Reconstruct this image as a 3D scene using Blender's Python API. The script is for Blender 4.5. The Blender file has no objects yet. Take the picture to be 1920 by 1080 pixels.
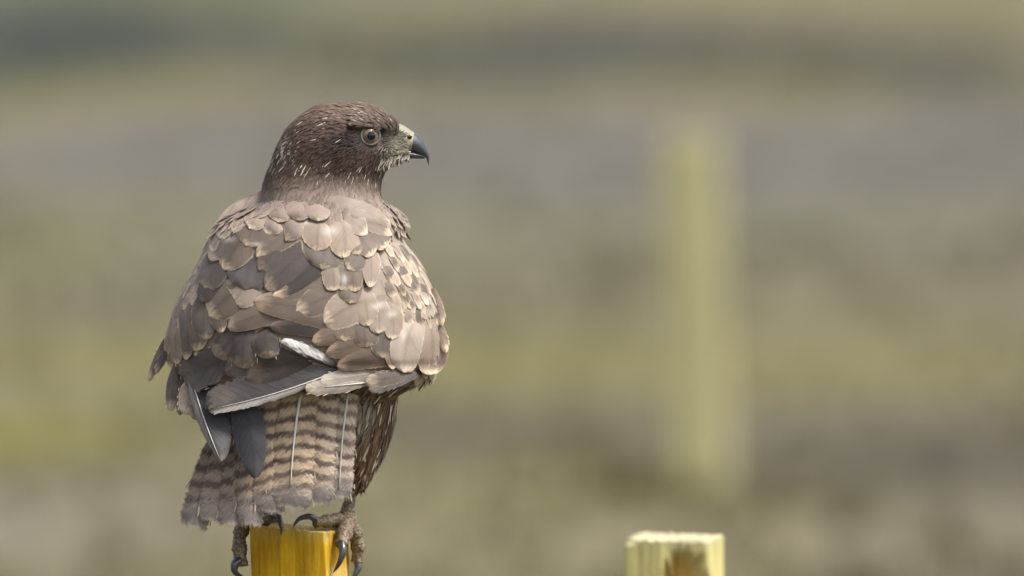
import bpy, math, random
import numpy as np
from mathutils import noise, Vector

random.seed(7)
rng = np.random.default_rng(7)

# ------------------------------------------------------------------ camera, sky, sun, exposure
LENS, SENSOR = 500.0, 36.0
S = 0.00044                      # metres per photograph pixel at the bird
DIST = S * 1920 * LENS / SENSOR  # 11.73 m
PITCH = 0.035
POST_TOP = 1.20
CAM_Z = POST_TOP + DIST * (PITCH + 445 * S / DIST)
sc = bpy.context.scene
cam_d = bpy.data.cameras.new('camera')
cam_d.lens, cam_d.sensor_width = LENS, SENSOR
cam_d.clip_start, cam_d.clip_end = 0.5, 6000
cam_d.dof.use_dof = True
cam_d.dof.focus_distance = DIST - 0.05
cam_d.dof.aperture_fstop = 7.0
cam = bpy.data.objects.new('camera', cam_d)
sc.collection.objects.link(cam)
cam.location = (0, -DIST, CAM_Z)
cam.rotation_euler = (math.pi / 2 - PITCH, 0, 0)
sc.camera = cam

SUN_EL, SUN_AZ = math.radians(58), math.radians(116)   # azimuth measured from the view direction (+Y) to the right (+X)
world = bpy.data.worlds.new('World')
sc.world = world
world.use_nodes = True
wn = world.node_tree
sky = wn.nodes.new('ShaderNodeTexSky')
sky.sky_type = 'NISHITA'
sky.sun_disc = False
sky.sun_elevation = SUN_EL
sky.sun_rotation = SUN_AZ
sky.air_density, sky.dust_density, sky.ozone_density = 1.0, 4.0, 1.0
bg = wn.nodes['Background']
bg.inputs['Strength'].default_value = 0.07
hs = wn.nodes.new('ShaderNodeHueSaturation')      # thin even cloud: the blue is washed out over the whole sky
hs.inputs['Saturation'].default_value = 0.4
wn.links.new(sky.outputs[0], hs.inputs['Color'])
wn.links.new(hs.outputs[0], bg.inputs['Color'])
sun_d = bpy.data.lights.new('sun', 'SUN')
sun_d.energy = 1.5
sun_d.angle = math.radians(14)
sun_d.color = (1.0, 0.965, 0.92)
sun = bpy.data.objects.new('sun', sun_d)
sc.collection.objects.link(sun)
sdir = Vector((math.sin(SUN_AZ) * math.cos(SUN_EL), math.cos(SUN_AZ) * math.cos(SUN_EL), math.sin(SUN_EL)))
sun.rotation_euler = sdir.to_track_quat('Z', 'Y').to_euler()
vs = sc.view_settings
vs.view_transform, vs.look, vs.gamma, vs.use_curve_mapping = 'Standard', 'None', 1.0, False
vs.exposure = 1.78

# ------------------------------------------------------------------ helpers
COL = sc.collection

def lin(c):
    c = np.asarray(c, float) / 255.0
    return np.where(c <= 0.04045, c / 12.92, ((c + 0.055) / 1.055) ** 2.4)

def W(p):
    """(photo px, photo py, depth in photo pixels) -> metres."""
    p = np.asarray(p, float)
    y = p[..., 2] * S
    x = (p[..., 0] - 960) * S
    z = CAM_Z - DIST * PITCH - (p[..., 1] - 540) * S - y * PITCH
    return np.stack([x, y, z], -1)

def mesh_obj(name, verts, faces, mat, parent=None, cols=None, uvs=None, smooth=True, alpha=None):
    me = bpy.data.meshes.new(name)
    me.from_pydata([tuple(v) for v in verts], [], [tuple(f) for f in faces])
    if cols is not None:
        ca = me.color_attributes.new('Col', 'FLOAT_COLOR', 'POINT')
        c4 = np.ones((len(verts), 4), np.float32)
        c4[:, :3] = cols
        if alpha is not None:
            c4[:, 3] = alpha
        ca.data.foreach_set('color', c4.ravel())
    if uvs is not None:
        ul = me.uv_layers.new(name='UVMap')
        li = np.zeros(len(me.loops), np.int32)
        me.loops.foreach_get('vertex_index', li)
        ul.data.foreach_set('uv', np.asarray(uvs, np.float32)[li].ravel())
    if smooth:
        me.polygons.foreach_set('use_smooth', np.ones(len(me.polygons), bool))
    me.materials.append(mat)
    o = bpy.data.objects.new(name, me)
    COL.objects.link(o)
    if parent:
        o.parent = parent
    return o

def grid_faces(nr, nc, wrap=False, base=0):
    f = []
    for i in range(nr - 1):
        for j in range(nc if wrap else nc - 1):
            k = (j + 1) % nc
            f.append((base + i * nc + j, base + i * nc + k, base + (i + 1) * nc + k, base + (i + 1) * nc + j))
    return f

def tag(o, label=None, cat=None, group=None, kind=None):
    for k, v in (('label', label), ('category', cat), ('group', group), ('kind', kind)):
        if v:
            o[k] = v
    return o

def new_mat(name):
    m = bpy.data.materials.new(name)
    m.use_nodes = True
    return m, m.node_tree, m.node_tree.nodes['Principled BSDF']

def N(nt, t, **kw):
    n = nt.nodes.new(t)
    for k, v in kw.items():
        if isinstance(v, (int, float, str, bool)) and hasattr(n, k):
            setattr(n, k, v)
        else:
            n.inputs[k].default_value = v
    return n

def smooth(a, b, x):
    t = np.clip((np.asarray(x, float) - a) / (b - a), 0, 1)
    return t * t * (3 - 2 * t)

# ------------------------------------------------------------------ materials
def feather_mat(name='feather', lo=0.86, hi=1.12, bump=0.15):
    m, nt, b = new_mat(name)
    at = N(nt, 'ShaderNodeAttribute', attribute_name='Col')
    uv = N(nt, 'ShaderNodeUVMap', uv_map='UVMap')
    # barbs: stripes that run from the shaft outwards and towards the tip
    sep = N(nt, 'ShaderNodeSeparateXYZ'); nt.links.new(uv.outputs[0], sep.inputs[0])
    ab = N(nt, 'ShaderNodeMath', operation='ABSOLUTE'); nt.links.new(sep.outputs[0], ab.inputs[0])
    k = N(nt, 'ShaderNodeMath', operation='MULTIPLY_ADD'); nt.links.new(ab.outputs[0], k.inputs[0])
    k.inputs[1].default_value = -1.1; nt.links.new(sep.outputs[1], k.inputs[2])
    cmb = N(nt, 'ShaderNodeCombineXYZ'); nt.links.new(k.outputs[0], cmb.inputs[1])
    sx = N(nt, 'ShaderNodeMath', operation='MULTIPLY'); nt.links.new(sep.outputs[0], sx.inputs[0]); sx.inputs[1].default_value = 0.12
    nt.links.new(sx.outputs[0], cmb.inputs[0])
    oi = N(nt, 'ShaderNodeObjectInfo'); nt.links.new(oi.outputs['Random'], cmb.inputs[2])
    n1 = N(nt, 'ShaderNodeTexNoise', Scale=2.2, Detail=4.0, Roughness=0.65); nt.links.new(cmb.outputs[0], n1.inputs['Vector'])
    tc = N(nt, 'ShaderNodeTexCoord')
    n2 = N(nt, 'ShaderNodeTexNoise', Scale=60.0, Detail=3.0); nt.links.new(tc.outputs['Object'], n2.inputs['Vector'])
    r1 = N(nt, 'ShaderNodeMapRange'); nt.links.new(n1.outputs[0], r1.inputs[0])
    r1.inputs[1].default_value, r1.inputs[2].default_value, r1.inputs[3].default_value, r1.inputs[4].default_value = 0.25, 0.75, lo, hi
    r2 = N(nt, 'ShaderNodeMapRange'); nt.links.new(n2.outputs[0], r2.inputs[0])
    r2.inputs[1].default_value, r2.inputs[2].default_value, r2.inputs[3].default_value, r2.inputs[4].default_value = 0.3, 0.7, 0.88, 1.12
    mu = N(nt, 'ShaderNodeMath', operation='MULTIPLY'); nt.links.new(r1.outputs[0], mu.inputs[0]); nt.links.new(r2.outputs[0], mu.inputs[1])
    mx = N(nt, 'ShaderNodeVectorMath', operation='SCALE'); nt.links.new(at.outputs['Color'], mx.inputs[0]); nt.links.new(mu.outputs[0], mx.inputs['Scale'])
    nt.links.new(mx.outputs[0], b.inputs['Base Color'])
    bp = N(nt, 'ShaderNodeBump', Strength=bump, Distance=0.0004); nt.links.new(n1.outputs[0], bp.inputs['Height'])
    nt.links.new(bp.outputs[0], b.inputs['Normal'])
    # barbs come apart towards the rim of the vane
    e1 = N(nt, 'ShaderNodeMath', operation='MULTIPLY_ADD'); nt.links.new(n1.outputs[0], e1.inputs[0]); e1.inputs[1].default_value = 1.6; e1.inputs[2].default_value = -0.95
    e2 = N(nt, 'ShaderNodeMath', operation='MULTIPLY_ADD'); nt.links.new(at.outputs['Alpha'], e2.inputs[0]); e2.inputs[1].default_value = 1.75; nt.links.new(e1.outputs[0], e2.inputs[2])
    e2.use_clamp = True
    nt.links.new(e2.outputs[0], b.inputs['Alpha'])
    b.inputs['Roughness'].default_value = 0.62
    b.inputs['Specular IOR Level'].default_value = 0.35
    b.inputs['Sheen Weight'].default_value = 0.1
    b.inputs['Sheen Roughness'].default_value = 0.4
    return m

def plume_mat():
    m, nt, b = new_mat('plumage')
    at = N(nt, 'ShaderNodeAttribute', attribute_name='Col')
    nt.links.new(at.outputs['Color'], b.inputs['Base Color'])
    b.inputs['Roughness'].default_value = 0.7
    b.inputs['Specular IOR Level'].default_value = 0.3
    b.inputs['Sheen Weight'].default_value = 0.1
    b.inputs['Sheen Roughness'].default_value = 0.4
    return m

def plain(name, rgb, rough=0.5, spec=0.5, coat=0.0, noise_amt=0.0, scale=300.0, bump=0.0):
    m, nt, b = new_mat(name)
    b.inputs['Roughness'].default_value = rough
    b.inputs['Specular IOR Level'].default_value = spec
    b.inputs['Coat Weight'].default_value = coat
    b.inputs['Coat Roughness'].default_value = 0.03
    c = tuple(lin(rgb)) + (1,)
    if noise_amt or bump:
        tc = N(nt, 'ShaderNodeTexCoord')
        n = N(nt, 'ShaderNodeTexNoise', Scale=scale, Detail=5.0, Roughness=0.6)
        nt.links.new(tc.outputs['Object'], n.inputs['Vector'])
        cr = N(nt, 'ShaderNodeValToRGB'); nt.links.new(n.outputs[0], cr.inputs[0])
        cr.color_ramp.elements[0].position, cr.color_ramp.elements[1].position = 0.3, 0.72
        cr.color_ramp.elements[0].color = tuple(x * (1 - noise_amt) for x in c[:3]) + (1,)
        cr.color_ramp.elements[1].color = tuple(min(1, x * (1 + noise_amt)) for x in c[:3]) + (1,)
        nt.links.new(cr.outputs[0], b.inputs['Base Color'])
        if bump:
            bp = N(nt, 'ShaderNodeBump', Strength=bump, Distance=0.001); nt.links.new(n.outputs[0], bp.inputs['Height'])
            nt.links.new(bp.outputs[0], b.inputs['Normal'])
    else:
        b.inputs['Base Color'].default_value = c
    return m

def wood_mat(name, dark, light, end, grain=55.0, chip=(196, 146, 48)):
    """sawn timber: vertical grain, blotches, fibres; vertex colour multiplies (chips, paler cut end)"""
    m, nt, b = new_mat(name)
    tc = N(nt, 'ShaderNodeTexCoord')
    mp = N(nt, 'ShaderNodeMapping'); nt.links.new(tc.outputs['Object'], mp.inputs[0])
    mp.inputs['Scale'].default_value = (1, 1, 0.07)
    n1 = N(nt, 'ShaderNodeTexNoise', Scale=grain * 4, Detail=6.0, Roughness=0.62); nt.links.new(mp.outputs[0], n1.inputs['Vector'])
    mp2 = N(nt, 'ShaderNodeMapping'); nt.links.new(tc.outputs['Object'], mp2.inputs[0]); mp2.inputs['Scale'].default_value = (1, 1, 0.35)
    n2 = N(nt, 'ShaderNodeTexNoise', Scale=grain, Detail=4.0, Roughness=0.6); nt.links.new(mp2.outputs[0], n2.inputs['Vector'])
    ad = N(nt, 'ShaderNodeMath', operation='ADD'); nt.links.new(n1.outputs[0], ad.inputs[0]); nt.links.new(n2.outputs[0], ad.inputs[1])
    cr = N(nt, 'ShaderNodeValToRGB')
    rg = N(nt, 'ShaderNodeMapRange'); nt.links.new(ad.outputs[0], rg.inputs[0]); rg.inputs[1].default_value, rg.inputs[2].default_value = 0.7, 1.3
    nt.links.new(rg.outputs[0], cr.inputs[0])
    cr.color_ramp.elements[0].color = tuple(lin(dark)) + (1,)
    cr.color_ramp.elements[1].color = tuple(lin(light)) + (1,)
    at = N(nt, 'ShaderNodeAttribute', attribute_name='Col')
    mx = N(nt, 'ShaderNodeMix', data_type='RGBA')
    nt.links.new(at.outputs['Alpha'], mx.inputs[0]) if False else None
    sp = N(nt, 'ShaderNodeSeparateColor'); nt.links.new(at.outputs['Color'], sp.inputs[0])
    nt.links.new(sp.outputs[0], mx.inputs[0])
    nt.links.new(cr.outputs[0], mx.inputs[6])
    n3 = N(nt, 'ShaderNodeTexNoise', Scale=grain * 6, Detail=3.0); nt.links.new(tc.outputs['Object'], n3.inputs['Vector'])
    cr3 = N(nt, 'ShaderNodeValToRGB'); nt.links.new(n3.outputs[0], cr3.inputs[0])
    cr3.color_ramp.elements[0].position, cr3.color_ramp.elements[1].position = 0.3, 0.7
    cr3.color_ramp.elements[0].color = tuple(lin(end) * 0.7) + (1,)
    cr3.color_ramp.elements[1].color = tuple(lin(end)) + (1,)
    nt.links.new(cr3.outputs[0], mx.inputs[7])
    mx2 = N(nt, 'ShaderNodeMix', data_type='RGBA'); nt.links.new(sp.outputs[1], mx2.inputs[0])
    nt.links.new(mx.outputs[2], mx2.inputs[6]); mx2.inputs[7].default_value = tuple(lin(chip)) + (1,)
    nt.links.new(mx2.outputs[2], b.inputs['Base Color'])
    bp = N(nt, 'ShaderNodeBump', Strength=0.6, Distance=0.0015); nt.links.new(n1.outputs[0], bp.inputs['Height'])
    nt.links.new(bp.outputs[0], b.inputs['Normal'])
    b.inputs['Roughness'].default_value = 0.75
    b.inputs['Specular IOR Level'].default_value = 0.3
    return m

M_FEATHER = feather_mat()
M_FLIGHT = feather_mat('flight_feather', 0.66, 1.26, 0.4)
M_PLUME = plume_mat()
M_SHAFT = plain('feather_shaft', (206, 203, 195), 0.45, 0.4)
M_TALON = plain('talon_horn', (58, 58, 62), 0.28, 0.6, 0.3, 0.3, 400)
M_HORN = plain('beak_horn', (58, 60, 66), 0.32, 0.5, 0.2, 0.35, 260, 0.05)
M_CERE = plain('cere_skin', (132, 128, 108), 0.55, 0.4, 0.0, 0.22, 500, 0.25)
M_GAPE = plain('gape_skin', (150, 146, 112), 0.5, 0.4, 0.0, 0.15, 500, 0.2)
M_RING = plain('eyelid_skin', (98, 96, 88), 0.5, 0.4, 0.0, 0.2, 900, 0.2)
M_DARK = plain('dark_hole', (28, 20, 18), 0.8, 0.2)
M_IRIS = plain('iris', (106, 89, 78), 0.3, 0.3, 0.3, 0.35, 1200)
M_PUPIL = plain('pupil', (5, 5, 8), 0.1, 0.4, 0.3)
M_EYEBALL = plain('eyeball', (30, 22, 20), 0.3, 0.5, 1.0)
M_FOOT, nt, b = new_mat('foot_skin')
tc = N(nt, 'ShaderNodeTexCoord')
vo = N(nt, 'ShaderNodeTexVoronoi', Scale=420.0); nt.links.new(tc.outputs['Object'], vo.inputs['Vector'])
cr = N(nt, 'ShaderNodeValToRGB'); nt.links.new(vo.outputs['Distance'], cr.inputs[0])
cr.color_ramp.elements[0].color = tuple(lin((146, 130, 104))) + (1,); cr.color_ramp.elements[1].color = tuple(lin((84, 70, 56))) + (1,)
cr.color_ramp.elements[0].position, cr.color_ramp.elements[1].position = 0.1, 0.75
nt.links.new(cr.outputs[0], b.inputs['Base Color'])
bp = N(nt, 'ShaderNodeBump', Strength=0.5, Distance=0.0008, invert=True); nt.links.new(vo.outputs['Distance'], bp.inputs['Height']); nt.links.new(bp.outputs[0], b.inputs['Normal'])
b.inputs['Roughness'].default_value = 0.6
M_POST = wood_mat('amber_timber', (150, 108, 8), (212, 168, 20), (206, 186, 120))
M_POST2 = wood_mat('pale_timber', (150, 140, 88), (200, 190, 128), (188, 180, 146))
M_POST3 = wood_mat('olive_timber', (148, 142, 104), (176, 169, 126), (176, 169, 126), 20)

# ------------------------------------------------------------------ ground: one sheet of rough pasture out to the horizon
def patches(x, y):
    n1 = noise.fractal(Vector((x * 0.22, y * 0.055, 1.7)), 1.0, 2.0, 4)
    n2 = noise.fractal(Vector((x * 0.5 + 9, y * 0.13, 7.7)), 1.0, 2.0, 4)
    n3 = noise.noise(Vector((x * 0.10 + 3, y * 0.03, 2.2)))
    return n1, n2, n3

SOIL, STRAW, OLIVE, PEAT, HEATH = (lin(c) for c in ((124, 116, 96), (146, 139, 106), (138, 134, 80), (90, 83, 64), (116, 112, 110)))
# worn, boggy or greener places in the pasture: x, y (metres from the bird), half sizes, colour, weight
SPOTS = [(0.5, 62.0, 9.0, 15.0, lin((124, 120, 112)), 0.85), (-1.0, 44.0, 6.0, 8.0, lin((134, 132, 104)), 0.7), (2.5, 43.0, 3.0, 5.0, lin((122, 116, 100)), 0.6),
         (0.8, 33.0, 2.2, 3.4, lin((146, 138, 82)), 0.62), (-1.3, 33.2, 1.3, 2.6, lin((146, 140, 82)), 0.62), (-1.45, 27.4, 0.7, 2.4, lin((148, 142, 62)), 0.85),
         (0.0, 27.6, 0.8, 1.9, lin((92, 85, 58)), 0.9), (1.15, 26.6, 1.0, 2.2, lin((82, 75, 56)), 0.95), (2.2, 28.0, 0.8, 2.0, lin((120, 108, 70)), 0.8),
         (0.3, 22.6, 3.0, 1.6, lin((152, 142, 118)), 0.8), (-1.6, 23.0, 0.7, 1.3, lin((162, 154, 140)), 0.7),
         (-0.2, 84.0, 2.6, 11.0, lin((44, 48, 41)), 0.95), (2.6, 83.0, 2.4, 10.0, lin((62, 60, 53)), 0.9), (5.0, 80.0, 1.6, 9.0, lin((84, 77, 68)), 0.8),
         (-3.0, 86.0, 1.7, 18.0, lin((26, 42, 37)), 1.0), (1.6, 122.0, 4.0, 12.0, lin((146, 141, 106)), 0.9), (-1.6, 120.0, 2.2, 12.0, lin((120, 128, 96)), 0.8), (-4.0, 118.0, 2.0, 16.0, lin((52, 72, 60)), 0.95), (5.6, 112.0, 1.6, 14.0, lin((164, 156, 118)), 0.8)]

GROUND_K = 0.435
def ground_col(x, y):
    n1, n2, n3 = patches(x, y)
    c = SOIL * 1.0
    t = float(smooth(-0.35, 0.45, n1)); c = c * (1 - t) + STRAW * t
    t = float(smooth(0.0, 0.5, n2)) * 0.7; c = c * (1 - t) + OLIVE * t
    t = float(smooth(0.1, 0.6, -n2 + 0.3 * n3)) * 0.6; c = c * (1 - t) + PEAT * t
    for sx, sy, ax, ay, cc, wgt in SPOTS:
        r = math.hypot((x - sx) / ax, (y - sy) / ay) + 0.45 * n1 + 0.2 * n2
        t = wgt * float(1 - smooth(0.2, 1.25, r))
        if t > 0:
            c = c * (1 - t) + cc * t
    lum = c.mean()
    return np.maximum(lum + (c - lum) * 1.24, 0.004)

def ground_z(x, y):
    return 0.05 * noise.noise(Vector((x * 0.35, y * 0.2, 5.0))) + 0.025 * noise.noise(Vector((x * 1.3, y * 0.8, 1.0)))

gx = np.concatenate([[-3000, -600, -150, -50, -22], np.arange(-14, 14.01, 0.35), [22, 50, 150, 600, 3000]])
gy = np.concatenate([[-3000, -600, -150, -50, -20], np.arange(-12, 20, 2.0), np.arange(20, 150, 0.5), [160, 180, 220, 300, 500, 1000, 3000]])
gv, gc = [], []
for yy in gy:
    for xx in gx:
        gv.append((xx, yy, ground_z(xx, yy) if abs(xx) < 60 and -30 < yy < 300 else 0.0))
        gc.append(ground_col(xx, yy))
mg, nt, b = new_mat('pasture')
at = N(nt, 'ShaderNodeAttribute', attribute_name='Col')
tc = N(nt, 'ShaderNodeTexCoord')
n1 = N(nt, 'ShaderNodeTexNoise', Scale=6.0, Detail=8.0, Roughness=0.7); nt.links.new(tc.outputs['Object'], n1.inputs['Vector'])
r1 = N(nt, 'ShaderNodeMapRange'); nt.links.new(n1.outputs[0], r1.inputs[0])
r1.inputs[1].default_value, r1.inputs[2].default_value, r1.inputs[3].default_value, r1.inputs[4].default_value = 0.3, 0.7, 0.6, 1.35
mx = N(nt, 'ShaderNodeVectorMath', operation='SCALE'); nt.links.new(at.outputs['Color'], mx.inputs[0]); nt.links.new(r1.outputs[0], mx.inputs['Scale'])
nt.links.new(mx.outputs[0], b.inputs['Base Color']); b.inputs['Roughness'].default_value = 0.95
bp = N(nt, 'ShaderNodeBump', Strength=0.8, Distance=0.05); nt.links.new(n1.outputs[0], bp.inputs['Height']); nt.links.new(bp.outputs[0], b.inputs['Normal'])
tag(mesh_obj('ground', gv, grid_faces(len(gy), len(gx)), mg, cols=np.array(gc) * GROUND_K), kind='structure')

def grass():
    vs_, fs, cs = [], [], []
    for i in range(9026):
        tuft = i >= 9000                                  # longer grass left standing round the foot of the far post
        y = 18 + 110 * random.random() ** 1.3
        x = random.uniform(-1, 1) * (3.0 + y * 0.075)
        if tuft:
            x, y = xat(1320, Y3) + random.gauss(0, 0.16), Y3 + random.gauss(-0.05, 0.12)
        n1, n2, n3 = patches(x, y)
        if not tuft and random.random() > 0.55 + 0.5 * n2:
            continue
        c0 = ground_col(x, y)
        z = ground_z(x, y) - 0.01
        h = random.uniform(0.05, 0.14) if tuft else random.uniform(0.04, 0.13)
        for k in range(9):
            a = random.uniform(0, 2 * math.pi); r = random.uniform(0, 0.06); lean = random.uniform(0.2, 0.9) * h
            bx, by = x + r * math.cos(a), y + r * math.sin(a)
            wx, wy = -math.sin(a) * 0.006, math.cos(a) * 0.006
            hh = h * random.uniform(0.6, 1.1)
            k0 = len(vs_)
            vs_ += [(bx - wx, by - wy, z), (bx + wx, by + wy, z),
                    (bx + lean * .4 * math.cos(a) + wx * .7, by + lean * .4 * math.sin(a) + wy * .7, z + hh * .65),
                    (bx + lean * .4 * math.cos(a) - wx * .7, by + lean * .4 * math.sin(a) - wy * .7, z + hh * .65),
                    (bx + lean * math.cos(a), by + lean * math.sin(a), z + hh)]
            fs += [(k0, k0 + 1, k0 + 2, k0 + 3), (k0 + 3, k0 + 2, k0 + 4)]
            j = random.uniform(0.8, 1.25)
            cs += [c0 * j * GROUND_K] * 5
    o = mesh_obj('grass', vs_, fs, M_PLUME, cols=np.array(cs))
    tag(o, 'short straw and olive grass covering the blurred pasture', 'grass', kind='stuff')

# ------------------------------------------------------------------ fence posts
def build_post(name, mat, cx, cy, side_x, side_y, yaw, top, lean_x, slope, chips, rough, seed, label, top_pale=1.0, taper=0.0, height=None, pale_face=0.0):
    """square sawn timber from the ground up: rounded worn arrises, split and fibrous top, chips as real hollows"""
    nper, nz = 60, 60
    # perimeter of a rounded square
    per = []
    for i in range(4 * nper):
        t = (i + 0.5) / (4 * nper) * 2 * math.pi
        c, s_ = math.cos(t), math.sin(t)
        e = 22.0
        r = (abs(c) ** e + abs(s_) ** e) ** (-1 / e)
        per.append((c * r, s_ * r, t))
    H = top
    zs = [0.0] + list(H - (H - 0.02) * (1 - np.linspace(0, 1, nz)) ** 2.2) if height is None else None
    zs = [-0.25] + [H * (1 - (1 - i / nz) ** 2.2) for i in range(nz + 1)]
    v, f, col = [], [], []
    n = len(per)
    cosy, siny = math.cos(yaw), math.sin(yaw)
    def place(u, w, z):
        x = u * cosy - w * siny; y = u * siny + w * cosy
        return (cx + x + lean_x * (z - H), cy + y, z)
    for z in zs:
        k = max(0.0, min(1.0, z / H))
        for (u, w, t) in per:
            sc_ = 1 + taper * (1 - k)
            d = rough * (noise.noise(Vector((u * 3, w * 3, z * 4 + seed))) + 0.5 * noise.noise(Vector((u * 14, w * 14, z * 6 + seed))))
            cc = am = 0.0
            if pale_face and abs(t if t < math.pi else t - 2 * math.pi) < math.pi / 4:
                cc = max(0, pale_face + 0.5 * noise.noise(Vector((w * 3, z * 30, seed))))  # this one face is blended paler, mottled by noise
            uu, ww = u * side_x / 2 * sc_, w * side_y / 2 * sc_
            zz = z
            topness = max(0.0, 1 - (H - z) / 0.012)
            if z > H - 0.03:
                zz = z + topness * (slope[0] * uu + slope[1] * ww + rough * 1.6 * noise.noise(Vector((t * 9, seed, 0))))
                cc = topness * 0.55 * top_pale
            for (ct, cz, rt, rz, dep, pale) in chips:
                q = ((t - ct + math.pi) % (2 * math.pi) - math.pi) / rt
                qq = math.hypot(q, (H - z - cz) / rz) + 0.25 * noise.noise(Vector((t * 8, z * 60, seed)))
                a = float(1 - smooth(0.55, 1.0, qq))
                d -= dep * a
                if pale < 0:
                    am = max(am, -pale * a * (0.6 + 0.8 * noise.noise(Vector((t * 20, z * 90, seed)))))
                else:
                    cc = max(cc * (1 - a), pale * a)
            L = math.hypot(uu, ww)
            uu += uu / L * d; ww += ww / L * d
            v.append(place(uu, ww, zz)); col.append((cc, max(0, min(1, am)), 0))
    nr = len(zs)
    f += grid_faces(nr, n, wrap=True)
    # the sawn end: rings closing to the middle
    base = len(v)
    rings = 7
    last = v[-n:]
    cxm = sum(p[0] for p in last) / n; cym = sum(p[1] for p in last) / n; czm = sum(p[2] for p in last) / n
    for r in range(1, rings + 1):
        k = 1 - r / (rings + 0.3)
        for i, p in enumerate(last):
            x = cxm + (p[0] - cxm) * k; y = cym + (p[1] - cym) * k
            z = czm + (p[2] - czm) * k + rough * 1.5 * noise.noise(Vector((x * 160, y * 160, seed)))
            v.append((x, y, z)); col.append((top_pale, 0, 0))
    for r in range(rings):
        a0 = (nr - 1) * n if r == 0 else base + (r - 1) * n
        b0 = base + r * n
        for i in range(n):
            j = (i + 1) % n
            f.append((a0 + i, a0 + j, b0 + j, b0 + i))
    f.append(tuple(base + (rings - 1) * n + i for i in range(n)))
    o = mesh_obj(name, v, f, mat, cols=np.array(col))
    # move the origin to the foot
    for vv in o.data.vertices:
        vv.co.x -= cx; vv.co.y -= cy
    o.location = (cx, cy, 0)
    tag(o, label, 'fence post', 'square timber posts of the fence')
    return o

def ztop(py, y):
    return CAM_Z - (PITCH + (py - 540) * S / DIST) * (DIST + y)
def xat(px, y):
    return (px - 960) * S / DIST * (DIST + y)

PS = 152 * S
build_post('fence_post', M_POST, (560 - 960) * S, 35 * S, PS, PS, math.radians(-17.2) + math.pi * 0, ztop(992, 0), -0.04, (-0.085, 0.0),
           [(math.radians(-40), 0.004, 0.10, 0.010, 0.0020, 0.6)], 0.0011, 3.0,
           'amber yellow stained square post gripped by the buzzard', 0.7, pale_face=0.5)
Y2 = 0.85
build_post('fence_post', M_POST2, xat(1264, Y2), Y2, 0.077, 0.070, math.radians(-13), ztop(1009, Y2), -0.01, (-0.02, 0.045),
           [(math.radians(-70), 0.062, 0.66, 0.058, 0.012, -1.0), (math.radians(-135), 0.0, 0.2, 0.006, 0.005, 0.8)], 0.0014, 11.0,
           'pale greenish yellow post with a splintered chip below its sawn top')
Y3 = CAM_Z / (PITCH + 392 * S / DIST) - DIST
build_post('fence_post', M_POST3, xat(1292, Y3), Y3, 0.148, 0.148, math.radians(-4), ztop(260, Y3), -0.036, (0.02, 0.02),
           [], 0.004, 21.0, 'thick olive yellow post standing far off in the pasture, wholly out of focus', 0.3)

grass()

# ------------------------------------------------------------------ the bird: body surface
# photo row: left edge, right edge, depth of the middle, half depth
TAB = np.array([
    [193.5, 628, 652, 0, 5], [196, 606, 680, 0, 24], [200, 592, 698, 0, 36], [207, 577, 716, 0, 49], [217, 562, 729, 0, 60], [230, 547, 744, 0, 69],
    [245, 534, 752, 0, 75], [260, 525, 753, 0, 79], [275, 517, 752, 0, 80], [290, 511, 744, 0, 79], [305, 506, 735, 0, 78], [320, 500, 724, 0, 78],
    [340, 493, 716, 2, 82], [360, 488, 714, 4, 90], [380, 482, 722, 6, 101], [393, 470, 733, 8, 110], [403, 445, 744, 9, 117], [415, 421, 752, 10, 124],
    [430, 406, 752, 10, 131], [450, 394, 757, 10, 139], [475, 380, 775, 10, 147], [500, 366, 790, 10, 155], [530, 349, 806, 10, 163], [560, 334, 818, 10, 170],
    [600, 320, 825, 10, 177], [640, 313, 829, 10, 181], [670, 314, 826, 10, 180], [690, 322, 818, 12, 175], [708, 355, 800, 14, 160], [722, 410, 775, 18, 140],
    [740, 462, 744, 24, 120], [770, 475, 738, 30, 108], [800, 500, 732, 36, 92], [840, 560, 720, 40, 70], [870, 610, 706, 40, 50], [895, 640, 692, 40, 30], [912, 660, 680, 40, 8]], float)
_h = TAB[:, 0] < 385
TAB[_h, 1] += 5; TAB[_h, 2] -= 3
TY = TAB[:, 0]
def pchip(x, y):
    h = np.diff(x); dl = np.diff(y) / h
    d = np.zeros_like(y)
    for i in range(1, len(x) - 1):
        if dl[i - 1] * dl[i] > 0:
            w1, w2 = 2 * h[i] + h[i - 1], h[i] + 2 * h[i - 1]
            d[i] = (w1 + w2) / (w1 / dl[i - 1] + w2 / dl[i])
    d[0], d[-1] = dl[0], dl[-1]
    def f(q):
        q = np.clip(q, x[0], x[-1])
        i = np.clip(np.searchsorted(x, q) - 1, 0, len(x) - 2)
        t = (q - x[i]) / h[i]
        return ((1 + 2 * t) * (1 - t) ** 2) * y[i] + t * (1 - t) ** 2 * h[i] * d[i] + t * t * (3 - 2 * t) * y[i + 1] + t * t * (t - 1) * h[i] * d[i + 1]
    return f
F_L, F_R, F_C, F_B = (pchip(TY, TAB[:, k]) for k in (1, 2, 3, 4))
NEXP = 2.3

def seg_dist(px, py, ax, ay, bx, by):
    vx, vy = bx - ax, by - ay
    t = np.clip(((px - ax) * vx + (py - ay) * vy) / (vx * vx + vy * vy), 0, 1)
    return np.hypot(px - ax - t * vx, py - ay - t * vy)

def bumps(px, py):
    """brow ridge, eye socket and lore on both sides of the head: outward push in pixels"""
    brow = 12 * np.exp(-(seg_dist(px, py, 668, 235, 742, 243) / 6.5) ** 2)
    sock = -7 * np.exp(-(np.hypot(px - 700, py - 258) / 20) ** 2)
    lore = -6 * np.exp(-(np.hypot((px - 732) / 1.3, py - 262) / 12) ** 2)
    cheek = 6 * np.exp(-(np.hypot(px - 655, py - 295) / 32) ** 2)
    return brow + sock + lore + cheek

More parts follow.
